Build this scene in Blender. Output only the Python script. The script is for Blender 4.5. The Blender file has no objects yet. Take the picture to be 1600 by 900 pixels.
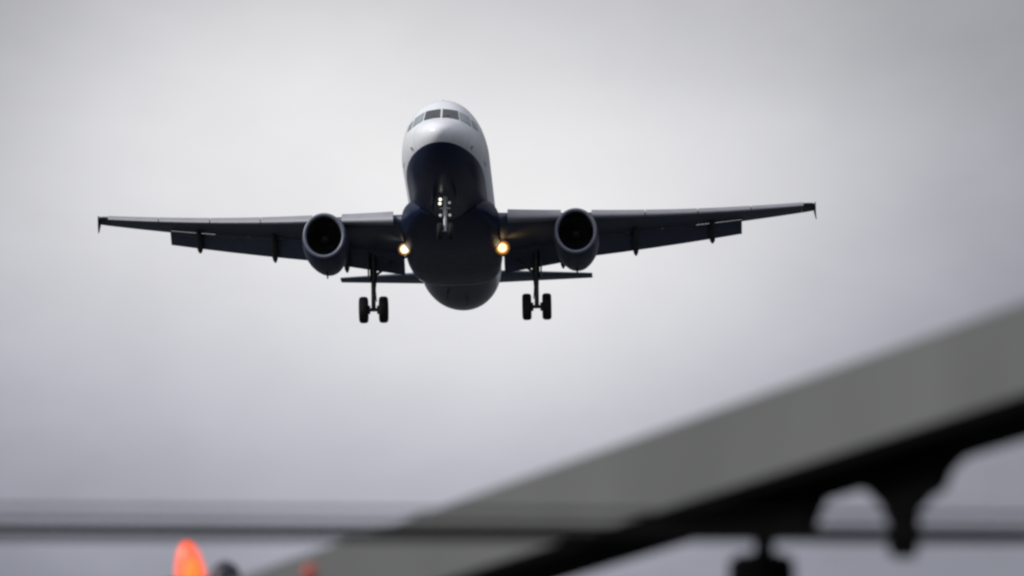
import bpy, bmesh, math, random
import numpy as np
from mathutils import Matrix, Vector

random.seed(7)
R = math.radians
S = bpy.context.scene
COL = S.collection

# ------------------------------------------------------------------ camera
ELEV = R(9.5)                       # the camera looks up at an aircraft on final approach
EYE = Vector((0, 0, 1.7))
F = 9837.0                          # focal length in 1600-wide picture units (221 mm lens)
cam_d = bpy.data.cameras.new("camera")
cam = bpy.data.objects.new("camera", cam_d)
COL.objects.link(cam)
cam.location = EYE
cam.rotation_euler = (R(90) + ELEV, 0, 0)
cam_d.sensor_width = 36
cam_d.lens = F / 1600 * 36
cam_d.clip_start = 0.5
cam_d.clip_end = 60000
cam_d.dof.use_dof = True
cam_d.dof.focus_distance = 285
cam_d.dof.aperture_fstop = 4.8
S.camera = cam

# ------------------------------------------------------------------ sky
SUN_EL, SUN_AZ = R(34), R(-104)     # azimuth clockwise from +Y
sun_dir = Vector((math.sin(SUN_AZ) * math.cos(SUN_EL), math.cos(SUN_AZ) * math.cos(SUN_EL), math.sin(SUN_EL)))
W = bpy.data.worlds.new("World")
S.world = W
W.use_nodes = True
nt = W.node_tree
N, LK = nt.nodes, nt.links
bg = N["Background"]
bg.inputs["Strength"].default_value = 0.1
sky = N.new("ShaderNodeTexSky")
sky.sky_type = 'NISHITA'
sky.sun_disc = False
sky.sun_elevation = SUN_EL
sky.sun_rotation = SUN_AZ
tc = N.new("ShaderNodeTexCoord")
D = tc.outputs["Generated"]


def vmath(op, a, b):
    n = N.new("ShaderNodeVectorMath")
    n.operation = op
    for i, v in enumerate((a, b)):
        if v is None:
            continue
        if isinstance(v, bpy.types.NodeSocket):
            LK.new(v, n.inputs[i])
        else:
            n.inputs[i].default_value = v
    return n.outputs["Value"] if op in ('LENGTH', 'DOT_PRODUCT') else n.outputs["Vector"]


def fmath(op, a, b=0.0, clamp=False):
    n = N.new("ShaderNodeMath")
    n.operation = op
    n.use_clamp = clamp
    for i, v in enumerate((a, b)):
        if isinstance(v, bpy.types.NodeSocket):
            LK.new(v, n.inputs[i])
        else:
            n.inputs[i].default_value = v
    return n.outputs[0]


def direction(u, v):
    d = Vector(((u - 800) / F, 1, -(v - 450) / F))
    return (Matrix.Rotation(ELEV, 4, 'X') @ d).normalized()


def thin_cloud(u, v, su, sv, tilt):
    """brightness of a thinner patch of the overcast: a soft elliptical fall-off round one direction of the sky"""
    g = direction(u, v)
    d = vmath('SUBTRACT', D, tuple(g))
    right, upv = Vector((1, 0, 0)), Vector((0, -math.sin(ELEV), math.cos(ELEV)))
    a = (right * math.cos(tilt) - upv * math.sin(tilt)) * (F / su)
    b = (right * -math.sin(tilt) - upv * math.cos(tilt)) * (F / sv)
    q = [vmath('DOT_PRODUCT', d, tuple(k)) for k in (a, b, g * 1.5)]
    r = None
    for k in q:
        t = fmath('MULTIPLY', k, k)
        r = t if r is None else fmath('ADD', r, t)
    return fmath('POWER', 2.71828, fmath('MULTIPLY', r, -1.0))


def noise(scale, detail, rough, stretch):
    m = N.new("ShaderNodeMapping")
    m.inputs["Scale"].default_value = stretch
    LK.new(D, m.inputs["Vector"])
    n = N.new("ShaderNodeTexNoise")
    n.inputs["Scale"].default_value = scale
    n.inputs["Detail"].default_value = detail
    n.inputs["Roughness"].default_value = rough
    LK.new(m.outputs["Vector"], n.inputs["Vector"])
    return n.outputs["Fac"]


n1 = noise(14.0, 4.0, 0.5, (1, 1, 1.7))
n2 = noise(45.0, 3.0, 0.5, (1, 1, 1.6))
CLOUD_GLOWS = [(600, 350, 2700, 1800, 0.0, 0.10), (278, 194, 565, 332, -0.516, 0.399), (874, 372, 577, 382, -0.319, 0.551)]
lum = fmath('ADD', fmath('MULTIPLY', fmath('SUBTRACT', n1, 0.5), 0.06), 0.157)
lum = fmath('ADD', lum, fmath('MULTIPLY', fmath('SUBTRACT', n2, 0.5), 0.10))
glow = None
for (u, v, su, sv, tilt, amp) in CLOUD_GLOWS:
    t = fmath('MULTIPLY', thin_cloud(u, v, su, sv, tilt), amp)
    glow = t if glow is None else fmath('ADD', glow, t)
lum = fmath('ADD', lum, glow)
# an overcast sky is brighter overhead and, with the sun behind it, on the left behind the camera
up = fmath('MAXIMUM', vmath('DOT_PRODUCT', D, (0, 0, 1)), 0.0)
back = fmath('MAXIMUM', fmath('ADD', vmath('DOT_PRODUCT', D, (-0.62, -0.68, 0.39)), 0.15), 0.0)
lum = fmath('ADD', lum, fmath('MULTIPLY', fmath('MULTIPLY', up, up), 0.55))
lum = fmath('ADD', lum, fmath('MULTIPLY', back, 0.5))
# thick cloud is blue grey, thin cloud slightly warm white
ramp = N.new("ShaderNodeMix")
ramp.data_type = 'RGBA'
LK.new(fmath('MULTIPLY', fmath('SUBTRACT', glow, 0.16), 1.5, True), ramp.inputs[0])
low = N.new("ShaderNodeMix")                       # the cloud deck turns cooler towards the horizon
low.data_type = 'RGBA'
horizon = vmath('DOT_PRODUCT', D, (0, -math.sin(ELEV), math.cos(ELEV)))
LK.new(fmath('SUBTRACT', 0.5, fmath('MULTIPLY', horizon, F / 900), True), low.inputs[0])
low.inputs[6].default_value = (0.99, 0.985, 1.05, 1)
low.inputs[7].default_value = (0.965, 0.975, 1.15, 1)
LK.new(low.outputs[2], ramp.inputs[6])
ramp.inputs[7].default_value = (1.01, 1.0, 0.985, 1)
cl = vmath('SCALE', ramp.outputs[2], None)
sc = cl.node
LK.new(fmath('MULTIPLY', lum, 10.0), sc.inputs["Scale"])
mixs = N.new("ShaderNodeMix")
mixs.data_type = 'RGBA'
mixs.inputs[0].default_value = 0.96
LK.new(sky.outputs[0], mixs.inputs[6])
LK.new(cl, mixs.inputs[7])
LK.new(mixs.outputs[2], bg.inputs["Color"])

# ------------------------------------------------------------------ sun
sun_d = bpy.data.lights.new("sun", 'SUN')
sun_d.energy = 2.6
sun_d.angle = R(11)
sun_d.color = (1.0, 0.94, 0.86)
sun = bpy.data.objects.new("sun", sun_d)
COL.objects.link(sun)
sun.rotation_euler = sun_dir.to_track_quat('Z', 'Y').to_euler()

S.view_settings.view_transform = 'Standard'
S.view_settings.look = 'None'
S.view_settings.exposure = 0
S.view_settings.gamma = 1
S.cycles.filter_width = 2.5
S.cycles.max_bounces = 6


# ------------------------------------------------------------------ materials
def material(name, col, rough=0.5, metal=0.0, coat=0.0, var=0.0, scale=3.0, spec=0.5, stretch=(1, 1, 1)):
    m = bpy.data.materials.new(name)
    m.use_nodes = True
    b = m.node_tree.nodes["Principled BSDF"]
    b.inputs["Roughness"].default_value = rough
    b.inputs["Metallic"].default_value = metal
    b.inputs["Coat Weight"].default_value = coat
    b.inputs["Coat Roughness"].default_value = 0.08
    b.inputs["Specular IOR Level"].default_value = spec
    b.inputs["Base Color"].default_value = (*col, 1)
    if var:
        nn, ll = m.node_tree.nodes, m.node_tree.links
        t = nn.new("ShaderNodeTexCoord")
        mp = nn.new("ShaderNodeMapping")
        mp.inputs["Scale"].default_value = stretch
        no = nn.new("ShaderNodeTexNoise")
        no.inputs["Scale"].default_value = scale
        no.inputs["Detail"].default_value = 5
        ra = nn.new("ShaderNodeValToRGB")
        ra.color_ramp.elements[0].position = 0.3
        ra.color_ramp.elements[1].position = 0.7
        ra.color_ramp.elements[0].color = (*[c * (1 - var) for c in col], 1)
        ra.color_ramp.elements[1].color = (*[min(1, c * (1 + var)) for c in col], 1)
        ll.new(t.outputs["Object"], mp.inputs["Vector"])
        ll.new(mp.outputs["Vector"], no.inputs["Vector"])
        ll.new(no.outputs["Fac"], ra.inputs["Fac"])
        ll.new(ra.outputs["Color"], b.inputs["Base Color"])
        rr = nn.new("ShaderNodeMapRange")
        rr.inputs["To Min"].default_value = rough * 0.8
        rr.inputs["To Max"].default_value = min(1, rough * 1.25)
        ll.new(no.outputs["Fac"], rr.inputs["Value"])
        ll.new(rr.outputs["Result"], b.inputs["Roughness"])
    return m


def emitter(name, col, strength):
    m = bpy.data.materials.new(name)
    m.use_nodes = True
    b = m.node_tree.nodes["Principled BSDF"]
    b.inputs["Base Color"].default_value = (*col, 1)
    b.inputs["Emission Color"].default_value = (*col, 1)
    b.inputs["Emission Strength"].default_value = strength
    b.inputs["Roughness"].default_value = 0.3
    return m


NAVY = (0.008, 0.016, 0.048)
WHITE = (0.74, 0.755, 0.77)


def livery():
    """white upper fuselage and navy belly, the paint line level along the body, with faint skin joints and grime"""
    m = material("fuselage_paint", WHITE, 0.3, spec=0.4)
    nn, ll = m.node_tree.nodes, m.node_tree.links
    b = nn["Principled BSDF"]
    t = nn.new("ShaderNodeTexCoord")
    sp = nn.new("ShaderNodeSeparateXYZ")
    ll.new(t.outputs["Object"], sp.inputs[0])
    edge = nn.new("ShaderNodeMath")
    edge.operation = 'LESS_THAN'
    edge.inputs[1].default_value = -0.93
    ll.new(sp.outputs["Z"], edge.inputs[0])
    no = nn.new("ShaderNodeTexNoise")
    no.inputs["Scale"].default_value = 1.6
    no.inputs["Detail"].default_value = 6
    mp = nn.new("ShaderNodeMapping")
    mp.inputs["Scale"].default_value = (1, 0.35, 1)
    ll.new(t.outputs["Object"], mp.inputs["Vector"])
    ll.new(mp.outputs["Vector"], no.inputs["Vector"])
    ra = nn.new("ShaderNodeValToRGB")
    ra.color_ramp.elements[0].position = 0.3
    ra.color_ramp.elements[1].position = 0.75
    ra.color_ramp.elements[0].color = (0.65, 0.69, 0.74, 1)
    ra.color_ramp.elements[1].color = (0.76, 0.80, 0.85, 1)
    ll.new(no.outputs["Fac"], ra.inputs["Fac"])
    # frame joints every 2.1 m along the body
    wv = nn.new("ShaderNodeMath")
    wv.operation = 'PINGPONG'
    wv.inputs[1].default_value = 1.05
    sh = nn.new("ShaderNodeMath")
    sh.operation = 'ADD'
    sh.inputs[1].default_value = 0.5
    ll.new(sp.outputs["Y"], sh.inputs[0])
    ll.new(sh.outputs[0], wv.inputs[0])
    ln = nn.new("ShaderNodeMath")
    ln.operation = 'LESS_THAN'
    ln.inputs[1].default_value = 0.018
    ll.new(wv.outputs[0], ln.inputs[0])
    jm = nn.new("ShaderNodeMix")
    jm.data_type = 'RGBA'
    jm.blend_type = 'MULTIPLY'
    ll.new(ln.outputs[0], jm.inputs[0])
    ll.new(ra.outputs["Color"], jm.inputs[6])
    jm.inputs[7].default_value = (0.55, 0.55, 0.56, 1)
    mx = nn.new("ShaderNodeMix")
    mx.data_type = 'RGBA'
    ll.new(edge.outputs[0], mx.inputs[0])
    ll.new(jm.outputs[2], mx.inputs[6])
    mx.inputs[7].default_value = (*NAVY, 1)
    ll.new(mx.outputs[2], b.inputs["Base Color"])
    return m


M = dict(
    livery=livery(),
    navy=material("navy_paint", NAVY, 0.38, spec=0.3, var=0.15),
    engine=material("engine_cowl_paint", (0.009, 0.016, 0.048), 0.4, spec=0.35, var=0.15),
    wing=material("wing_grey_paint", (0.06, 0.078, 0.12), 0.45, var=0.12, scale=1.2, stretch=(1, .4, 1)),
    slat=material("bare_slat_metal", (0.25, 0.26, 0.30), 0.5, metal=0.1, var=0.08, scale=1.5),
    flap=material("flap_grey_paint", (0.058, 0.075, 0.115), 0.42, var=0.12, scale=1.5),
    dark=material("dark_metal", (0.03, 0.032, 0.036), 0.5, var=0.2),
    lip=material("polished_inlet_metal", (0.15, 0.17, 0.22), 0.45, metal=0.3, var=0.06),
    duct=material("inlet_duct", (0.02, 0.021, 0.024), 0.6),
    fan=material("fan_blade_titanium", (0.05, 0.052, 0.06), 0.4, metal=0.8),
    tyre=material("tyre_rubber", (0.006, 0.006, 0.007), 0.8, var=0.2),
    rim=material("wheel_rim", (0.05, 0.05, 0.055), 0.5, metal=0.5),
    strut=material("gear_strut_paint", (0.035, 0.036, 0.042), 0.4, var=0.15),
    chrome=material("oleo_white_paint", (0.72, 0.75, 0.78), 0.35),
    glass=material("cockpit_glass", (0.012, 0.018, 0.026), 0.06, spec=1.0),
    side_glass=material("side_glass_painted_reflection", (0.27, 0.32, 0.36), 0.08, spec=1.0),  # bright sky reflection put into the base colour
    seal=material("window_seal", (0.05, 0.052, 0.055), 0.6),
    seal_pale=material("pale_edge_paint", (0.6, 0.62, 0.65), 0.45),
    probe=material("probe_metal", (0.06, 0.055, 0.045), 0.5, metal=0.4),
    beam_grey=material("weathered_grey_beam_paint", (0.101, 0.107, 0.110), 0.6, var=0.12, scale=1.4),
    black=material("black_paint", (0.002, 0.002, 0.002), 0.9, spec=0.03),
    steel=material("dull_dark_steel", (0.005, 0.0052, 0.006), 0.8, spec=0.06, var=0.2, scale=6),
    red=material("red_plastic", (0.5, 0.07, 0.05), 0.45),
    rust=material("red_oxide_paint", (0.14, 0.05, 0.05), 0.6, var=0.2),
    cap=material("dark_navy_plastic", (0.006, 0.006, 0.02), 0.5),
    post=material("grey_post_paint", (0.18, 0.185, 0.19), 0.6, var=0.15),
)


# ------------------------------------------------------------------ mesh helpers
def link(name, bm, mat, parent=None, angle=35, smooth=True):
    bmesh.ops.remove_doubles(bm, verts=bm.verts, dist=1e-5)
    bmesh.ops.recalc_face_normals(bm, faces=bm.faces)
    me = bpy.data.meshes.new(name)
    bm.to_mesh(me)
    bm.free()
    for m in (mat if isinstance(mat, (list, tuple)) else [mat]):
        me.materials.append(m)
    if smooth:
        me.polygons.foreach_set("use_smooth", [True] * len(me.polygons))
        me.set_sharp_from_angle(angle=R(angle))
    o = bpy.data.objects.new(name, me)
    COL.objects.link(o)
    o.parent = parent
    return o


def tag(o, label=None, cat=None, group=None, kind=None):
    for k, v in (("label", label), ("category", cat), ("group", group), ("kind", kind)):
        if v:
            o[k] = v
    return o


def empty(name, parent=None):
    o = bpy.data.objects.new(name, None)
    o.empty_display_size = 0.3
    COL.objects.link(o)
    o.parent = parent
    return o


def loft(bm, rings, caps=True, closed=True):
    rows = [[bm.verts.new(p) for p in r] for r in rings]
    n = len(rows[0])
    for a, b in zip(rows, rows[1:]):
        for i in range(n if closed else n - 1):
            j = (i + 1) % n
            try:
                bm.faces.new((a[i], a[j], b[j], b[i]))
            except ValueError:
                pass
    if caps:
        for r in (rows[0], rows[-1]):
            try:
                bm.faces.new(r)
            except ValueError:
                pass
    return rows


def tube(bm, pts, rads, seg=16, caps=True):
    pts = [Vector(p) for p in pts]
    if not isinstance(rads, (list, tuple)):
        rads = [rads] * len(pts)
    rings = []
    for i, p in enumerate(pts):
        d = (pts[min(i + 1, len(pts) - 1)] - pts[max(i - 1, 0)]).normalized()
        up = Vector((1, 0, 0)) if abs(d.x) < 0.8 else Vector((0, 0, 1))
        a = d.cross(up).normalized()
        b = d.cross(a)
        rings.append([p + (a * math.cos(t) + b * math.sin(t)) * rads[i] for t in [2 * math.pi * k / seg for k in range(seg)]])
    loft(bm, rings, caps)


def lathe(bm, prof, origin, axis, seg=48, caps=False):
    """prof: (along axis, radius)"""
    axis = Vector(axis).normalized()
    up = Vector((0, 0, 1)) if abs(axis.z) < 0.8 else Vector((1, 0, 0))
    a = axis.cross(up).normalized()
    b = axis.cross(a)
    o = Vector(origin)
    rings = [[o + axis * s + (a * math.cos(t) + b * math.sin(t)) * max(r, 1e-4) for t in [2 * math.pi * k / seg for k in range(seg)]] for s, r in prof]
    loft(bm, rings, caps)


def box(bm, c, size, rot=None, bevel=0.0):
    mtx = Matrix.Translation(c) @ (rot.to_4x4() if rot else Matrix()) @ Matrix.Diagonal((*size, 1))
    r = bmesh.ops.create_cube(bm, size=1, matrix=mtx)
    if bevel:
        vs = set(r['verts'])
        bmesh.ops.bevel(bm, geom=[e for e in bm.edges if e.verts[0] in vs], offset=bevel, segments=2, affect='EDGES')


def plate(bm, outline, thick, normal):
    """a flat outline of 3-D points given a real thickness along its normal"""
    n = Vector(normal).normalized() * thick / 2
    loft(bm, [[Vector(p) - n for p in outline], [Vector(p) + n for p in outline]])


# ================================================================== ground
def build_ground():
    bm = bmesh.new()
    rings = []
    for r in (0.5, 20, 60, 150, 400, 1200, 4000, 15000):
        rings.append([(r * math.cos(2 * math.pi * k / 64), r * math.sin(2 * math.pi * k / 64), 0) for k in range(64)])
    loft(bm, rings, caps=True)
    bmesh.ops.delete(bm, geom=[f for f in bm.faces if len(f.verts) == 64 and f.calc_area() > 100], context='FACES_ONLY')
    g = material("dark_wet_tarmac", (0.020, 0.024, 0.030), 0.85, var=0.35, scale=0.15)
    tag(link("ground", bm, g, smooth=False), kind="structure")


build_ground()

# ================================================================== airliner
# local frame: +Y runs aft from the nose, +X to the picture's right, +Z up
plane = empty("airliner")
tag(plane, "white airliner with navy belly and engines, wheels down and landing lights lit, flying head on", "airliner")
pose = (Matrix.Rotation(R(-1.607), 4, 'Z') @ Matrix.Rotation(R(-14.14), 4, 'X') @ Matrix.Rotation(R(-1.15), 4, 'Y'))
view = Matrix.Translation(EYE) @ Matrix.Rotation(ELEV, 4, 'X')
plane.matrix_world = view @ Matrix.Translation((-3.17, 277.15, 7.40)) @ pose

# --- fuselage
FUS = np.array([  # aft, top, bottom, half width
    (0.0, -0.50, -0.50, 0.0), (0.03, -0.36, -0.65, 0.17), (0.12, -0.22, -0.80, 0.35), (0.3, -0.06, -0.98, 0.56), (0.6, 0.13, -1.17, 0.79),
    (1.0, 0.32, -1.34, 1.00), (1.45, 0.50, -1.49, 1.18), (1.75, 0.70, -1.58, 1.28), (2.2, 1.04, -1.68, 1.42), (2.7, 1.40, -1.78, 1.55),
    (3.3, 1.77, -1.87, 1.67), (4.0, 2.02, -1.95, 1.78), (5.0, 2.14, -2.02, 1.885), (6.0, 2.17, -2.06, 1.945), (7.0, 2.17, -2.07, 1.975),
    (10, 2.17, -2.07, 1.975), (14, 2.17, -2.07, 1.975), (18, 2.17, -2.07, 1.975), (22, 2.17, -2.07, 1.975), (24.5, 2.17, -2.07, 1.975),
    (26, 2.07, -1.97, 1.965), (28, 2.07, -1.65, 1.88), (30, 2.05, -1.2, 1.70), (32, 2.0, -0.68, 1.42), (34, 1.9, -0.12, 1.08),
    (36, 1.72, 0.5, 0.66), (37.2, 1.5, 0.9, 0.35), (37.57, 1.32, 1.08, 0.12)])


def pchip(xs, ys, x):
    h = np.diff(xs)
    d = np.diff(ys) / h
    m = np.zeros(len(xs))
    for i in range(1, len(xs) - 1):
        if d[i - 1] * d[i] > 0:
            w1, w2 = 2 * h[i] + h[i - 1], h[i] + 2 * h[i - 1]
            m[i] = (w1 + w2) / (w1 / d[i - 1] + w2 / d[i])
    m[0], m[-1] = d[0], d[-1]
    i = int(np.clip(np.searchsorted(xs, x) - 1, 0, len(h) - 1))
    t = (x - xs[i]) / h[i]
    return ((1 + 2 * t) * (1 - t) ** 2 * ys[i] + t * (1 - t) ** 2 * h[i] * m[i] + t * t * (3 - 2 * t) * ys[i + 1] + t * t * (t - 1) * h[i] * m[i + 1])


SQ = np.sqrt(FUS[:, 0])


def fus_section(y):
    q = math.sqrt(max(y, 0))
    top, bot, hw = (pchip(SQ, FUS[:, k], q) for k in (1, 2, 3))
    f = min(1, y / 7.0)
    zc = -0.5 * (1 - f) ** 1.5 if y < 24.5 else (top + bot) / 2
    zc = min(max(zc, bot + 0.3 * (top - bot)), top - 0.3 * (top - bot))
    return top, bot, hw, zc


def fus_point(y, t):
    top, bot, hw, zc = fus_section(y)
    s, c = math.sin(t), math.cos(t)
    return Vector((hw * c, y, zc + (top - zc if s > 0 else zc - bot) * s))


def fus_y(x, z):
    """how far aft the nose surface lies at a given breadth and height"""
    lo, hi = 0.0, 8.0
    for _ in range(40):
        y = (lo + hi) / 2
        top, bot, hw, zc = fus_section(y)
        h = (top - zc) if z > zc else (zc - bot)
        inside = (x / max(hw, 1e-6)) ** 2 + ((z - zc) / max(h, 1e-6)) ** 2 < 1
        lo, hi = (lo, y) if inside else (y, hi)
    return hi


bm = bmesh.new()
qs = list(np.linspace(0, math.sqrt(7), 46)) + [math.sqrt(v) for v in np.linspace(7.4, 37.57, 60)]
loft(bm, [[fus_point(q * q, 2 * math.pi * k / 72) for k in range(72)] for q in qs], caps=False)
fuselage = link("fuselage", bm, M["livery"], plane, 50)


def skin_patch(corners, off, nu=8, nv=6):
    """closed thin pane following the nose skin; corners in (breadth, height): bottom inner, bottom outer, top outer, top inner"""
    a, b, c, d = (np.array(v) for v in corners)
    bm = bmesh.new()
    outer, inner = [], []
    for j in range(nv + 1):
        for i in range(nu + 1):
            u, v = i / nu, j / nv
            x, z = (a * (1 - u) + b * u) * (1 - v) + (d * (1 - u) + c * u) * v
            y = fus_y(abs(x), z)
            e = 0.01
            gx = (fus_y(abs(x) + e, z) - y) / e * (1 if x > 0 else -1)
            gz = (fus_y(abs(x), z + e) - y) / e
            n = Vector((gx, -1, gz)).normalized()
            p = Vector((x, y, z))
            outer.append(bm.verts.new(p + n * off))
            inner.append(bm.verts.new(p - n * 0.02))
    w = nu + 1
    for g in (outer, inner):
        for j in range(nv):
            for i in range(nu):
                bm.faces.new((g[j * w + i], g[j * w + i + 1], g[(j + 1) * w + i + 1], g[(j + 1) * w + i]))
    rim = [i for i in range(w)] + [j * w + nu for j in range(1, nv + 1)] + [nv * w + i for i in range(nu - 1, -1, -1)] + [j * w for j in range(nv - 1, 0, -1)]
    for k in range(len(rim)):
        p, q = rim[k], rim[(k + 1) % len(rim)]
        bm.faces.new((outer[p], outer[q], inner[q], inner[p]))
    return bm


def grow(corners, m):
    c = np.mean(corners, axis=0)
    return [tuple(np.array(p) + np.sign(np.array(p) - c) * m) for p in corners]


PANES = [[(0.06, 0.54), (0.77, 0.48), (0.69, 1.09), (0.06, 1.15)],
         [(0.87, 0.46), (1.29, 0.29), (1.18, 0.86), (0.79, 1.06)],
         [(1.40, 0.31), (1.56, 0.37), (1.47, 0.66), (1.30, 0.76)]]
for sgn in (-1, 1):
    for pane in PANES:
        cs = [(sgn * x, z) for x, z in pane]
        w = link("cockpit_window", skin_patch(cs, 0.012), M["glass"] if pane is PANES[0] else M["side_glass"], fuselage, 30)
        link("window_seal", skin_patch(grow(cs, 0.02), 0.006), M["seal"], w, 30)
    # air data probes on the nose
    for (x, z) in ((1.30, -0.72),):
        y = fus_y(x, z)
        bm = bmesh.new()
        box(bm, (sgn * (x + 0.02), y + 0.02, z), (0.05, 0.08, 0.17), bevel=0.015)
        tube(bm, [(sgn * (x + 0.08), y + 0.05, z), (sgn * (x + 0.10), y - 0.16, z)], 0.015, 8)
        link("air_data_probe", bm, M["probe"], fuselage)
bm = bmesh.new()
tube(bm, [(0.05, fus_y(0.05, 0.50) - 0.02, 0.50), (0.36, fus_y(0.36, 0.72) - 0.03, 0.72)], 0.016, 8)
tube(bm, [(-0.05, fus_y(0.05, 0.50) - 0.02, 0.50), (-0.36, fus_y(0.36, 0.72) - 0.03, 0.72)], 0.016, 8)
link("wiper", bm, M["dark"], fuselage)
bm = bmesh.new()
plate(bm, [(0, 4.3, 1.84), (0, 4.75, 1.93), (0, 4.72, 2.2), (0, 4.5, 2.2)], 0.03, (1, 0, 0))
link("top_antenna", bm, M["seal"], fuselage)
bm = bmesh.new()
plate(bm, [(-0.55, 23.0, -1.95), (-0.55, 23.35, -1.95), (-0.55, 23.4, -2.35), (-0.55, 23.22, -2.36)], 0.04, (1, 0, 0))
link("drain_mast", bm, M["dark"], fuselage)
for (x, y, h) in ((0.0, 7.6, 0.30), (0.0, 9.0, 0.22), (0.35, 24.2, 0.25)):
    bm = bmesh.new()
    zb = fus_point(y, -math.pi / 2 + x / 2).z
    plate(bm, [(x, y, zb + 0.05), (x, y + 0.34, zb + 0.05), (x, y + 0.40, zb - h), (x, y + 0.22, zb - h)], 0.04, (1, 0, 0))
    link("blade_antenna", bm, M["seal"], fuselage)
# passenger door outline, forward left and right: raised frame strip on the skin
for sgn in (-1, 1):
    bm = bmesh.new()
    t0, t1 = -0.30, 0.52
    for (ya, yb, ta, tb) in ((4.75, 4.79, t0, t1), (5.60, 5.64, t0, t1), (4.79, 5.60, t0, t0 + 0.02), (4.79, 5.60, t1 - 0.02, t1)):
        rows = []
        for off in (0.006, -0.01):
            g = []
            for j in range(9):
                for i in range(5):
                    p = fus_point(ya + (yb - ya) * i / 4, ta + (tb - ta) * j / 8)
                    n = Vector((p.x, 0, p.z)).normalized()
                    g.append(bm.verts.new(((p.x + n.x * off) * sgn, p.y, p.z + n.z * off)))
            rows.append(g)
            for j in range(8):
                for i in range(4):
                    bm.faces.new((g[j * 5 + i], g[j * 5 + i + 1], g[j * 5 + i + 6], g[j * 5 + i + 5]))
    link("door_frame", bm, M["seal"], fuselage, 30)

# --- belly fairing
FAIR = np.array([  # aft, half width, top, bottom
    (8.9, 1.30, -1.2, -1.98), (9.6, 1.72, -0.85, -2.12), (10.4, 1.98, -0.62, -2.24), (11.2, 2.16, -0.48, -2.34), (12.2, 2.26, -0.42, -2.43), (13.5, 2.28, -0.45, -2.48),
    (17.5, 2.24, -0.7, -2.48), (19.2, 2.12, -0.9, -2.40), (20.4, 1.96, -1.1, -2.26), (21.3, 1.6, -1.3, -2.10), (21.6, 1.2, -1.4, -2.02)])
bm = bmesh.new()
rings = []
for y in np.linspace(8.9, 21.6, 40):
    hw, top, bot = (pchip(FAIR[:, 0], FAIR[:, k], y) for k in (1, 2, 3))
    zc, hh = (top + bot) / 2, (top - bot) / 2
    ring = []
    for k in range(56):
        t = 2 * math.pi * k / 56
        c, s = math.cos(t), math.sin(t)
        e = 2 / 2.7
        ring.append((hw * math.copysign(abs(c) ** e, c), y, zc + hh * math.copysign(abs(s) ** e, s)))
    rings.append(ring)
loft(bm, rings)
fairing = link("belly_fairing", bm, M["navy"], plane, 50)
bm = bmesh.new()
rings = []
for dy, off in ((0, 0.0), (0.006, 0.055), (0.10, 0.055), (0.15, 0.0)):
    y = 20.9 + dy
    hw, top, bot = (pchip(FAIR[:, 0], FAIR[:, k], y) for k in (1, 2, 3))
    zc, hh = (top + bot) / 2, (top - bot) / 2
    ring = []
    for k in range(41):
        t = math.pi + math.pi * k / 40
        c, s = math.cos(t), math.sin(t)
        e = 2 / 2.7
        ring.append(((hw + off) * math.copysign(abs(c) ** e, c), y, zc + (hh + off) * math.copysign(abs(s) ** e, s)))
    rings.append(ring)
loft(bm, rings, caps=False, closed=False)
link("fairing_edge_seal", bm, M["seal_pale"], fairing, 50)


# --- wings
def airfoil(tc, x0=0.0, x1=1.0, n=22, camber=0.018):
    """closed section loop from the upper trailing end round the nose to the lower one"""
    xs = [x0 + (x1 - x0) * (1 - math.cos(math.pi * k / n)) / 2 for k in range(n + 1)]

    def half(x):
        return 5 * tc * (0.2969 * math.sqrt(x) - 0.126 * x - 0.3516 * x * x + 0.2843 * x ** 3 - 0.1030 * x ** 4)

    def mean(x):
        p = 0.45
        return camber / p ** 2 * (2 * p * x - x * x) if x < p else camber / (1 - p) ** 2 * (1 - 2 * p + 2 * p * x - x * x)
    up = [(x, mean(x) + half(x)) for x in xs]
    lo = [(x, mean(x) - half(x)) for x in xs]
    return up[::-1] + lo[1:]


def le_y(s):
    return 11.8 + (s - 1.98) * 0.519


def te_y(s):
    return 18.15 - (s - 1.98) * 0.045 if s < 6.4 else 17.95 + (s - 6.4) * 0.2958


def le_z(s):
    k = max(0.0, (s - 2) / 15)
    return -1.33 + (s - 1.98) * 0.0892 + 0.15 * min(1, k * 3.4) + 0.95 * k * k


def inc(s):
    return R(3.2 - 3.6 * min(1, max(0, (s - 2) / 15)))


def thick(s):
    return 0.145 - 0.035 * min(1, max(0, (s - 2) / 9))


def place(s, xz):
    """wing section point (fractions of chord) to plane coordinates"""
    c = te_y(s) - le_y(s)
    x, z = xz[0] * c, xz[1] * c
    i = inc(s)
    return (s, le_y(s) + x * math.cos(i) + z * math.sin(i), le_z(s) - x * math.sin(i) + z * math.cos(i))


def mirror(bm, sgn):
    if sgn < 0:
        for v in bm.verts:
            v.co.x = -v.co.x


def rot2(p, a, about=(0, 0)):
    x, z = p[0] - about[0], p[1] - about[1]
    return (about[0] + x * math.cos(a) + z * math.sin(a), about[1] - x * math.sin(a) + z * math.cos(a))


FLAP_END = 13.45


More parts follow.
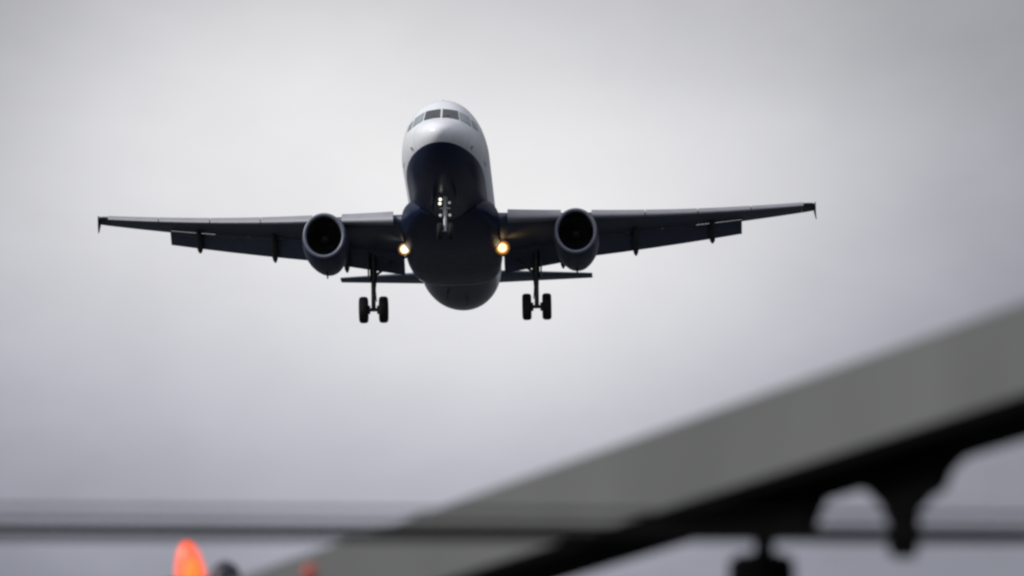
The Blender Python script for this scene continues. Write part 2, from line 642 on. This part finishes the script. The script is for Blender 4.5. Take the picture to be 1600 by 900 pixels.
def build_wing(sgn):
    bm = bmesh.new()
    loft(bm, [[place(s, p) for p in airfoil(thick(s), 0.0, 0.80)] for s in (1.2, 1.98, 3, 4.2, 5.3, 6.4, 8, 10, 12, FLAP_END)])
    loft(bm, [[place(s, p) for p in airfoil(thick(s))] for s in (FLAP_END + 0.001, 15, 16.3)])
    mirror(bm, sgn)
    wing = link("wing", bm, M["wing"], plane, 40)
    # rounded dark tip
    bm = bmesh.new()
    rings = []
    for s, k in ((16.31, 1), (16.6, 0.97), (16.82, 0.9), (16.9, 0.72)):
        rings.append([place(s, (0.5 + (p[0] - 0.5) * k + (1 - k) * 0.3, p[1] * k)) for p in airfoil(thick(s) * 1.05)])
    loft(bm, rings)
    mirror(bm, sgn)
    link("wing_tip", bm, M["dark"], wing, 40)
    # wing tip fence
    s = 16.89
    y, z = le_y(s), le_z(s)
    bm = bmesh.new()
    plate(bm, [(s, y + 0.25, z + 0.03), (s + .06, y + 0.95, z + 0.28), (s + .08, y + 1.35, z + 0.40), (s + .07, y + 1.55, z + 0.38), (s, y + 1.62, z + 0.0),
               (s + .10, y + 1.75, z - 0.34), (s + .09, y + 1.55, z - 0.38), (s + .06, y + 1.0, z - 0.24), (s, y + 0.25, z - 0.06)], 0.035, (1, 0, 0))
    mirror(bm, sgn)
    link("wingtip_fence", bm, M["dark"], wing, 30)
    # leading edge slats, drooped forward
    for (a, b) in ((2.62, 5.05), (6.45, 8.9), (8.94, 11.35), (11.39, 13.85), (13.89, 16.35)):
        bm = bmesh.new()
        rings = []
        for s in np.linspace(a, b, 5):
            c = te_y(s) - le_y(s)
            d = 0.54 / c * (0.75 + 0.25 * c / 5)          # slat depth in chords
            af = airfoil(thick(s) * 1.05, 0.0, d, 12)
            up, lo = af[:13], af[13:]
            inner = [(p[0] * 0.80 + 0.25 * d, p[1] * 0.72) for p in af[3:18]]
            loop = up + lo[:6] + inner[::-1]
            rings.append([place(s, (lambda q: (q[0] - 0.30 / c, q[1] - 0.13 / c))(rot2(p, R(-20), (0.1 / c, 0)))) for p in loop])
        loft(bm, rings)
        mirror(bm, sgn)
        link("slat", bm, M["slat"], wing, 40)
    # trailing edge flaps run out and down
    for (a, b, ang) in ((2.32, 6.3, 35), (6.42, FLAP_END, 35)):
        bm = bmesh.new()
        rings = []
        for s in np.linspace(a, b, 6):
            c = te_y(s) - le_y(s)
            fc = (1.28 if s < 6.4 else 1.25 - (s - 6.4) * 0.055) / c
            af = airfoil(0.15, 0, 1, 14, 0.01)
            loop = []
            for p in af:
                q = rot2((p[0] * fc, p[1] * fc), R(ang))
                loop.append((q[0] + 0.775, q[1] - 0.026))
            rings.append([place(s, p) for p in loop])
        loft(bm, rings)
        mirror(bm, sgn)
        link("flap", bm, M["flap"], wing, 40)
    # spoiler panels closing the upper side of the slot
    for (a, b) in ((6.5, 8.1), (8.13, 9.7), (9.73, 11.3)):
        bm = bmesh.new()
        rings = []
        for s in (a, b):
            af = airfoil(thick(s), 0.0, 1.0, 60)
            up = [p for p in af[:61] if 0.79 <= p[0] <= 0.93]
            rings.append([place(s, (p[0], p[1] + 0.002)) for p in up] + [place(s, (p[0], p[1] - 0.006)) for p in up[::-1]])
        loft(bm, rings)
        mirror(bm, sgn)
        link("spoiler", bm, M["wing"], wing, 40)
    # flap track fairings: canoes hanging under the wing and the lowered flap
    for s in (5.05, 8.45, 12.05):
        c = te_y(s) - le_y(s)
        P = [Vector(place(s, (x, z))) for x, z in ((0.50, -0.055), (0.62, -0.075), (0.80, -0.095))]
        e = Vector(place(s, (0.79, -0.045)))
        L = 1.28 if s < 6.4 else 1.25 - (s - 6.4) * 0.055
        P += [e + Vector((0, L * 0.40, -L * 0.40)), e + Vector((0, L * 0.66, -L * 0.62)), e + Vector((0, L * 0.80, -L * 0.74))]
        wd = [0.04, 0.13, 0.17, 0.17, 0.12, 0.05]
        ht = [0.04, 0.17, 0.25, 0.25, 0.15, 0.03]
        bm = bmesh.new()
        rings = []
        for k in range(len(P)):
            rings.append([P[k] + Vector((wd[k] * math.cos(t), 0, ht[k] * math.sin(t))) for t in [2 * math.pi * j / 16 for j in range(16)]])
        loft(bm, rings)
        mirror(bm, sgn)
        link("flap_track_fairing", bm, M["dark"], wing, 50)
    return wing


# --- engines
def oval(bm, z):
    """the cowl is a little deeper than it is wide"""
    for v in bm.verts:
        v.co.z = z + (v.co.z - z) * 1.11


def build_engine(sgn):
    ex, ez, ey = 5.75, -2.28, 10.95
    ax = (0, 1, 0.02)
    bm = bmesh.new()
    lathe(bm, [(0.10, 0.965), (0.3, 1.0), (0.7, 1.035), (1.4, 1.06), (2.2, 1.05), (3.0, 0.99), (3.8, 0.89), (4.6, 0.76), (4.62, 0.72), (4.0, 0.70)], (sgn * ex, ey, ez), ax, 64)
    oval(bm, ez)
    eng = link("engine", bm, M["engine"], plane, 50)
    bm = bmesh.new()
    prof = [(0.10, 0.967)]
    for k in range(1, 12):
        t = math.pi * k / 12
        prof.append((0.10 - 0.12 * math.sin(t) + 0.02 * k / 12, 0.885 + 0.082 * math.cos(t)))
    prof.append((0.14, 0.802))
    lathe(bm, prof, (sgn * ex, ey, ez), ax, 64)
    oval(bm, ez)
    link("inlet_lip", bm, M["lip"], eng, 60)
    bm = bmesh.new()
    lathe(bm, [(0.14, 0.802), (0.4, 0.79), (0.8, 0.80), (1.15, 0.82)], (sgn * ex, ey, ez), ax, 64)
    lathe(bm, [(1.15, 0.82), (1.16, 0.02)], (sgn * ex, ey, ez), ax, 64)
    oval(bm, ez)
    link("inlet_duct", bm, M["duct"], eng, 60)
    bm = bmesh.new()
    for k in range(22):
        t = 2 * math.pi * k / 22
        ra = Vector((math.cos(t), 0, math.sin(t)))
        ta = Vector((-math.sin(t), 0, math.cos(t)))
        c = Vector((sgn * ex, ey + 1.02, ez))
        vs = []
        for r, tw in ((0.2, 20), (0.5, 40), (0.8, 58)):
            d = ta * math.sin(R(tw)) * 0.10 + Vector((0, 1, 0)) * math.cos(R(tw)) * 0.10
            vs.append((bm.verts.new(c + ra * r - d), bm.verts.new(c + ra * r + d)))
        for a, b in zip(vs, vs[1:]):
            bm.faces.new((a[0], a[1], b[1], b[0]))
    fan = link("fan", bm, M["fan"], eng, 60)
    bm = bmesh.new()
    lathe(bm, [(0.62, 0.0), (0.68, 0.06), (0.8, 0.13), (0.95, 0.19), (1.1, 0.22)], (sgn * ex, ey, ez), ax, 32)
    link("spinner", bm, M["duct"], fan, 60)
    # pylon joining the nacelle to the wing
    bm = bmesh.new()
    rings = []
    for y, hw, top, bot in ((11.9, 0.05, -1.10, -1.35), (12.6, 0.17, -0.90, -1.45), (13.6, 0.20, -0.75, -1.6), (14.8, 0.20, -0.85, -1.7), (15.8, 0.14, -0.95, -1.75), (16.6, 0.03, -1.05, -1.3)):
        rings.append([(sgn * ex + hw * x, y, z) for x, z in ((-1, bot), (1, bot), (1, top), (-1, top))])
    loft(bm, rings)
    link("pylon", bm, M["wing"], eng, 30)
    bm = bmesh.new()
    tube(bm, [(sgn * ex, ey + 2.9, ez - 1.04), (sgn * ex, ey + 3.05, ez - 1.27)], [0.05, 0.03], 8)
    link("drain_pipe", bm, M["dark"], eng)


# --- wheels and gear
def wheel(name_parent, c, r, w):
    bm = bmesh.new()
    prof = [(-0.36 * w, 0.56 * r), (-0.5 * w, 0.70 * r), (-0.5 * w, 0.84 * r), (-0.40 * w, 0.955 * r), (-0.2 * w, r), (0, r * 1.004), (0.2 * w, r), (0.40 * w, 0.955 * r), (0.5 * w, 0.84 * r), (0.5 * w, 0.70 * r), (0.36 * w, 0.56 * r)]
    for g in (-0.14, 0.0, 0.14):                     # tread grooves
        pass
    lathe(bm, prof, c, (1, 0, 0), 40)
    t = link("wheel", bm, M["tyre"], name_parent, 40)
    bm = bmesh.new()
    lathe(bm, [(-0.30 * w, 0.02), (-0.30 * w, 0.25 * r), (-0.16 * w, 0.40 * r), (-0.35 * w, 0.565 * r), (0.35 * w, 0.565 * r), (0.16 * w, 0.40 * r), (0.30 * w, 0.25 * r), (0.30 * w, 0.02)], c, (1, 0, 0), 32)
    link("rim", bm, M["rim"], t, 30)


def build_main_gear(sgn):
    x, y, zt, za = 3.80, 17.25, -1.45, -4.22
    g = empty("main_landing_gear", plane)
    bm = bmesh.new()
    tube(bm, [(sgn * x, y - 0.1, zt), (sgn * x, y + 0.05, -2.75)], [0.17, 0.16], 20)
    tube(bm, [(sgn * x, y + 0.05, -2.75), (sgn * x, y + 0.05, -2.85)], 0.19, 20)
    box(bm, (sgn * x, y + 0.17, -3.0), (0.22, 0.10, 0.34), bevel=0.02)
    tube(bm, [(sgn * x, y + 0.28, -2.8), (sgn * x, y + 0.46, -3.25), (sgn * x, y + 0.2, -3.8)], 0.055, 10)
    link("strut", bm, M["strut"], g, 40)
    bm = bmesh.new()
    tube(bm, [(sgn * x, y + 0.05, -2.85), (sgn * x, y + 0.15, za - 0.05)], 0.105, 20)
    link("oleo_piston", bm, M["strut"], g, 40)
    bm = bmesh.new()
    tube(bm, [(sgn * x - 0.62, y + 0.15, za), (sgn * x + 0.62, y + 0.15, za)], 0.085, 16)
    for q in (-1, 1):                                # brake stacks
        tube(bm, [(sgn * x + q * 0.16, y + 0.15, za), (sgn * x + q * 0.27, y + 0.15, za)], 0.2, 20)
    link("axle", bm, M["dark"], g, 40)
    for q in (-1, 1):
        wheel(g, (sgn * x + q * 0.465, y + 0.15, za), 0.62, 0.42)
    bm = bmesh.new()
    tube(bm, [(sgn * (x - 0.1), y, -2.62), (sgn * 2.75, y - 0.1, -1.95), (sgn * 2.2, y - 0.1, -1.75)], 0.06, 10)
    tube(bm, [(sgn * 2.95, y - 0.1, -2.1), (sgn * 3.2, y - 0.1, -1.5)], 0.035, 8)
    link("side_brace", bm, M["strut"], g, 40)
    bm = bmesh.new()
    plate(bm, [(sgn * (x + .24), y - 0.38, -1.5), (sgn * (x + .24), y + 0.45, -1.5), (sgn * (x + .23), y + 0.42, -2.5), (sgn * (x + .22), y + 0.2, -2.85), (sgn * (x + .22), y - 0.28, -2.82)], 0.05, (1, 0, 0))
    link("gear_door", bm, M["wing"], g, 30)
    bm = bmesh.new()
    tube(bm, [(sgn * x - sgn * 0.14, y - 0.12, -1.7), (sgn * x - sgn * 0.17, y - 0.1, -2.6), (sgn * x - sgn * 0.10, y + 0.0, -3.3), (sgn * x - sgn * 0.14, y + 0.1, -3.85)], 0.022, 8)
    link("brake_hose", bm, M["dark"], g, 40)


LAMP_W = emitter("lit_white_lamp", (1.0, 0.95, 0.78), 1.6)
LAMP_DIM = emitter("dim_white_lamp", (0.80, 0.82, 0.84), 0.3)
LAMP_GOLD = emitter("lit_golden_lamp", (1.0, 0.86, 0.48), 1.7)
LAMP_FLARE = emitter("amber_flare_ring", (1.0, 0.42, 0.08), 0.10)  # glowing ring added round the lamp as its flare
LAMP_FLARE_RIM = emitter("amber_flare_reflector", (1.0, 0.48, 0.13), 0.5)
LAMP_PALE_FLARE_RIM = emitter("pale_flare_reflector", (1.0, 0.84, 0.5), 0.45)


def lamp(name, parent, c, r, mat, facing=(0, -1, -0.16), flare_bowl=None):
    """a round lamp in a dark can; with a bowl, the bright bulb sits in a reflector and outer ring that emit to imitate flare"""
    d = Vector(facing).normalized()
    bm = bmesh.new()
    lathe(bm, [(-0.02, r * 1.02), (-0.03, r * 1.10), (0.0, r * 1.14), (r * 0.5, r * 1.08), (r * 1.1, r * 0.75), (r * 1.35, 0.02)], c, -d, 24)
    h = link(name, bm, M["dark"], parent, 45)
    k = r
    if flare_bowl:
        bm = bmesh.new()
        k = r * 0.70
        lathe(bm, [(-0.02, r), (0.0, r * 0.92), (0.02, r * 0.8), (0.03, k * 0.9)], c, -d, 24)
        link("reflector", bm, flare_bowl, h, 60)  # bowl emits by itself, standing in for flare round the bulb
        bm = bmesh.new()
        lathe(bm, [(-0.035, r * 1.04), (-0.045, r * 1.16), (-0.035, r * 1.27), (-0.01, r * 1.3)], c, -d, 24)
        link("flare_ring", bm, LAMP_FLARE, h, 60)  # added outer ring, its dim emission imitates the flare's edge
    bm = bmesh.new()
    lathe(bm, [(-0.055, 0.0), (-0.050, k * 0.5), (-0.035, k * 0.8), (-0.015, k)], c, -d, 24)
    link("lens", bm, mat, h, 60)
    return h


def build_nose_gear():
    y, za = 5.15, -3.72
    g = empty("nose_landing_gear", plane)
    bm = bmesh.new()
    tube(bm, [(0, y + 0.35, -1.9), (0, y + 0.08, -2.95)], [0.11, 0.10], 16)
    tube(bm, [(0, y + 1.1, -1.95), (0, y + 0.2, -2.6)], 0.05, 10)
    tube(bm, [(0, y - 0.02, -2.85), (0, y - 0.16, -3.2), (0, y + 0.0, -3.55)], 0.035, 8)
    tube(bm, [(-0.24, y + 0.16, -2.62), (0.24, y + 0.16, -2.62)], 0.04, 10)
    link("strut", bm, M["chrome"], g, 40)
    bm = bmesh.new()
    tube(bm, [(0, y + 0.08, -2.9), (0, y, za)], 0.075, 14)
    link("oleo_piston", bm, M["chrome"], g, 40)
    bm = bmesh.new()
    tube(bm, [(-0.34, y, za), (0.34, y, za)], 0.05, 12)
    link("axle", bm, M["lip"], g, 40)
    for q in (-1, 1):
        wheel(g, (q * 0.25, y, za), 0.38, 0.21)
        bm = bmesh.new()
        plate(bm, [(q * 0.52, y - 0.75, -2.0), (q * 0.52, y + 0.95, -2.03), (q * 0.60, y + 0.9, -2.68), (q * 0.60, y - 0.68, -2.68)], 0.035, (1, 0, q * 0.1))
        link("gear_door", bm, M["navy"], g, 30)
    lamp("taxi_light", g, (-0.21, y + 0.02, -2.24), 0.07, LAMP_W)
    lamp("taxi_light", g, (-0.23, y + 0.02, -2.43), 0.07, LAMP_W)
    lamp("taxi_light", g, (0.20, y + 0.02, -2.40), 0.06, LAMP_DIM)
    for q in (-1, 1):
        lamp("turn_off_light", g, (q * 0.21, y, -2.98), 0.065, LAMP_DIM)


WINGS = [build_wing(s) for s in (-1, 1)]
for s in (-1, 1):
    build_engine(s)
    build_main_gear(s)
build_nose_gear()

# landing lights under the wing roots
for c, r, mat, en, col in (((-2.22, 14.6, -2.06), 0.23, LAMP_W, 8, (1, 0.8, 0.4)), ((2.30, 14.6, -2.08), 0.27, LAMP_GOLD, 30, (1, 0.5, 0.12))):
    h = lamp("landing_light", plane, c, r, mat, flare_bowl=LAMP_FLARE_RIM if c[0] > 0 else LAMP_PALE_FLARE_RIM)
    # added spot aimed at the wing underside, imitating a halo round the lamp
    ld = bpy.data.lights.new("landing_halo_spot", 'SPOT')
    ld.energy = en
    ld.color = col
    ld.spot_size = R(110)
    ld.spot_blend = 1.0
    ld.shadow_soft_size = 0.15
    lo = bpy.data.objects.new("halo_spot", ld)
    COL.objects.link(lo)
    lo.parent = h
    lo.location = (c[0] * 1.08, c[1] - 0.5, c[2] - 0.05)
    lo.rotation_euler = Vector((-c[0], -0.2, -1.5)).to_track_quat('Z', 'Y').to_euler()

# --- tail
for sgn in (-1, 1):
    bm = bmesh.new()
    rings = []
    for k in np.linspace(0, 1, 8):
        s = 0.6 + k * 5.62
        ly, ch, z = 30.95 + (s - 0.6) * 0.60, 4.05 - 2.55 * k, 1.0 + (s - 0.6) * 0.115
        kk = 1 if k < 0.99 else 0.85
        rings.append([(s, ly + p[0] * ch, z - p[1] * ch * kk + p[0] * ch * 0.10) for p in airfoil(0.10, 0, 1, 16, 0.008)])
    loft(bm, rings)
    mirror(bm, sgn)
    link("tailplane", bm, M["wing"], plane, 40)
bm = bmesh.new()
rings = []
for k in np.linspace(0, 1, 8):
    z = 1.7 + k * 6.1
    ly, ch = 29.0 + k * 5.3, 5.9 - 3.9 * k
    rings.append([(p[1] * ch, ly + p[0] * ch, z) for p in airfoil(0.10, 0, 1, 16, 0.0)])
loft(bm, rings)
link("tail_fin", bm, M["navy"], plane, 40)


# ================================================================== foreground: beam on posts, fence, beacon mast
def ray(u, v):
    d = Vector(((u - 800) / F, 1, -(v - 450) / F))
    return view.to_3x3() @ d


AZ = R(21.0)
BD = Vector((-math.sin(AZ), math.cos(AZ), 0))            # the beam runs level, away to the left
BN = Vector((-math.cos(AZ), -math.sin(AZ), 0))           # its near side faces left, towards the camera
r0 = ray(1600, 545)
BO = EYE + r0 * (12.0 / r0.y)                            # middle of the near face at the right of the view
BH, BW = 0.186, 0.175
BC = BO - BN * BW / 2                                    # on the beam's axis


def on_beam(u, v):
    """point on the vertical plane through the beam's axis seen in direction u, v"""
    d = ray(u, v)
    t = (BC - EYE).dot(BN) / d.dot(BN)
    return EYE + d * t


beam = empty("overhead_beam")
beam.location = (BC + BD * 12).x, (BC + BD * 12).y, 0
bpy.context.view_layer.update()
BI = Matrix.Translation(-beam.location)


def beam_part(name, bm, mat, angle=35, parent=None):
    if parent is None:
        bm.transform(BI)
    else:
        bm.transform(BI)
    return link(name, bm, mat, parent or beam, angle)


rotz = Matrix.Rotation(AZ, 3, 'Z')
bm = bmesh.new()
mid = BC + BD * 4.0
box(bm, mid, (BW, 17.0, BH), rotz, 0.006)
bar = beam_part("beam", bm, M["beam_grey"])
bm = bmesh.new()
box(bm, mid - Vector((0, 0, BH / 2 + 0.012)), (BW + 0.012, 17.0, 0.03), rotz, 0.004)
beam_part("bottom_flange", bm, M["black"])
# hanging ironwork
def iron(name, pix, th, par=None):
    bm = bmesh.new()
    plate(bm, [on_beam(u, v) for u, v in pix], th, BN)
    return beam_part(name, bm, M["black"], 30)


iron("mounting_block", [(1010, 832), (1110, 834), (1262, 834), (1272, 800), (1283, 780), (1310, 766), (1335, 745), (1230, 760), (1100, 802)], 0.035)
arc = [(1300, 768), (1330, 760), (1358, 768), (1380, 790), (1393, 822), (1391, 858), (1400, 872), (1424, 872), (1431, 858), (1433, 800), (1452, 778), (1474, 764), (1484, 738), (1500, 720), (1530, 700), (1440, 712), (1370, 735)]
iron("hook_bracket", arc, 0.014)
bm = bmesh.new()
tube(bm, [on_beam(1197, 800), on_beam(1193, 875)], 0.022, 14)
stem = beam_part("stem", bm, M["black"])
bm = bmesh.new()
p = on_beam(1190, 868)
k = 1 / F * (p - EYE).y
lathe(bm, [(0, 0.02), (0.0, 40 * k), (0.012, 52 * k), (0.10, 55 * k), (0.16, 60 * k), (0.17, 58 * k), (0.172, 0.02)], p, (0, 0, -1), 32)
beam_part("lamp_housing", bm, M["black"])
# red reflector on the near face
rr = ray(488, 897)
t = (BO - EYE).dot(BN) / rr.dot(BN)
p = EYE + rr * t
bm = bmesh.new()
lathe(bm, [(-0.02, 0.024), (0.012, 0.026), (0.018, 0.020), (0.020, 0.003)], p, -rr, 24)
beam_part("reflector", bm, M["red"])
# posts that carry it, beyond both edges of the view
for dd in (-3.5, 11.5):
    q = BC + BD * dd
    bm = bmesh.new()
    zt = BC.z - BH / 2 - 0.028
    box(bm, (q.x, q.y, zt / 2), (0.14, 0.14, zt), rotz, 0.008)
    beam_part("post", bm, M["post"])
tag(beam, "out of focus grey beam with black underside and hanging brackets, slanting up to the right", "beam")

# fence across the bottom of the view
fence = empty("fence")
FD = 12.2


def on_fence(u, v):
    d = ray(u, v)
    return EYE + d * (FD / d.y)


a0, a1 = on_fence(-900, 0).x, on_fence(2500, 0).x
fence.location = ((a0 + a1) / 2, FD, 0)
FI = Matrix.Translation(-fence.location)


def fence_bar(name, v0, v1, rad):
    """a straight bar crossing the view, v0 and v1 its heights at the left and right edges"""
    p, q = on_fence(0, v0), on_fence(1600, v1)
    s = (q - p) / 1600
    bm = bmesh.new()
    tube(bm, [p - s * 900, q + s * 900], rad, 12)
    bm.transform(FI)
    return link(name, bm, M["steel"], fence, 50)


fence_bar("wire", 794, 806, 0.0040)
fence_bar("wire", 816, 829, 0.0050)
fence_bar("top_rail", 834, 840, 0.0112)
for u in (-850, 2450):
    p = on_fence(u, 780)
    bm = bmesh.new()
    tube(bm, [(p.x, FD + 0.045, 0), (p.x, FD + 0.045, p.z + 0.12)], 0.03, 16)
    bm.transform(FI)
    link("post", bm, M["post"], fence, 50)
for k in range(1, 9):
    z = 0.35 * k
    bm = bmesh.new()
    tube(bm, [(a0, FD, z), (a1, FD, z)], 0.004, 8)
    bm.transform(FI)
    link("wire", bm, M["steel"], fence, 50)
tag(fence, "blurred dark wire fence with a thicker rail, running level across the bottom of the view", "fence")

# mast with beacons, farther off
MD = 23.0
KS = MD / 32


def on_mast(u, v):
    d = ray(u, v)
    return EYE + d * (MD / d.y)


mk = MD / F
bar_l, bar_r = on_mast(285, 906), on_mast(470, 906)
mast = empty("light_mast")
mp = (bar_l + bar_r) / 2
mast.location = (mp.x, mp.y, 0)
MI = Matrix.Translation(-mast.location)
top = bar_l.z
bm = bmesh.new()
tube(bm, [(mp.x, mp.y, 0), (mp.x, mp.y, top - 0.06)], [0.09, 0.06], 20)
bm.transform(MI)
link("pole", bm, M["post"], mast, 40)
bm = bmesh.new()
box(bm, (mp.x, mp.y, top - 0.03), (bar_r.x - bar_l.x + 0.12, 0.09, 0.06), bevel=0.008)
bm.transform(MI)
link("crossbar", bm, M["rust"], mast)
tag(mast, "mast with a dull red crossbar carrying the orange beacon below the wire fence", "mast")

orange = bpy.data.materials.new("orange_beacon_lens")
orange.use_nodes = True
b = orange.node_tree.nodes["Principled BSDF"]
b.inputs["Base Color"].default_value = (0.9, 0.12, 0.03, 1)
b.inputs["Emission Color"].default_value = (1.0, 0.125, 0.04, 1)
b.inputs["Emission Strength"].default_value = 0.88
b.inputs["Roughness"].default_value = 0.3
b.inputs["Alpha"].default_value = 0.6
core = emitter("amber_lamp_core", (1.0, 0.32, 0.035), 1.15)
beacon = empty("beacon")
bp = on_mast(299, 905)
beacon.location = (bp.x, bp.y, top)
beacon.scale = (KS, KS, KS * 1.2)
bm = bmesh.new()
lathe(bm, [(0.0, 0.080), (0.03, 0.078), (0.075, 0.070), (0.11, 0.058), (0.135, 0.046), (0.153, 0.031), (0.162, 0.016), (0.165, 0.0)], (0, 0, 0), (0, 0, 1), 32)
for v in bm.verts:                                   # the dome leans a little
    v.co.x -= 0.14 * v.co.z
lens = link("lens", bm, orange, beacon, 60)
bm = bmesh.new()
lathe(bm, [(0.004, 0.0), (0.004, 0.045), (0.045, 0.042), (0.08, 0.026), (0.095, 0.0)], (0.006, 0, 0), (0, 0, 1), 24)
link("lamp_core", bm, core, beacon, 60)
tag(beacon, "glowing orange dome beacon at the bottom left below the blurred wire fence", "beacon")

capo = empty("unlit_lamp")
cp = on_mast(352, 905)
capo.location = (cp.x, cp.y, top)
capo.scale = (KS, KS, KS * 1.45)
bm = bmesh.new()
lathe(bm, [(0.0, 0.085), (0.02, 0.08), (0.04, 0.066), (0.055, 0.045), (0.065, 0.02), (0.068, 0.0)], (0, 0, 0), (0, 0, 1), 32)
link("dome", bm, M["cap"], capo, 60)
tag(capo, "dark navy rounded lamp just right of the glowing orange beacon", "lamp")
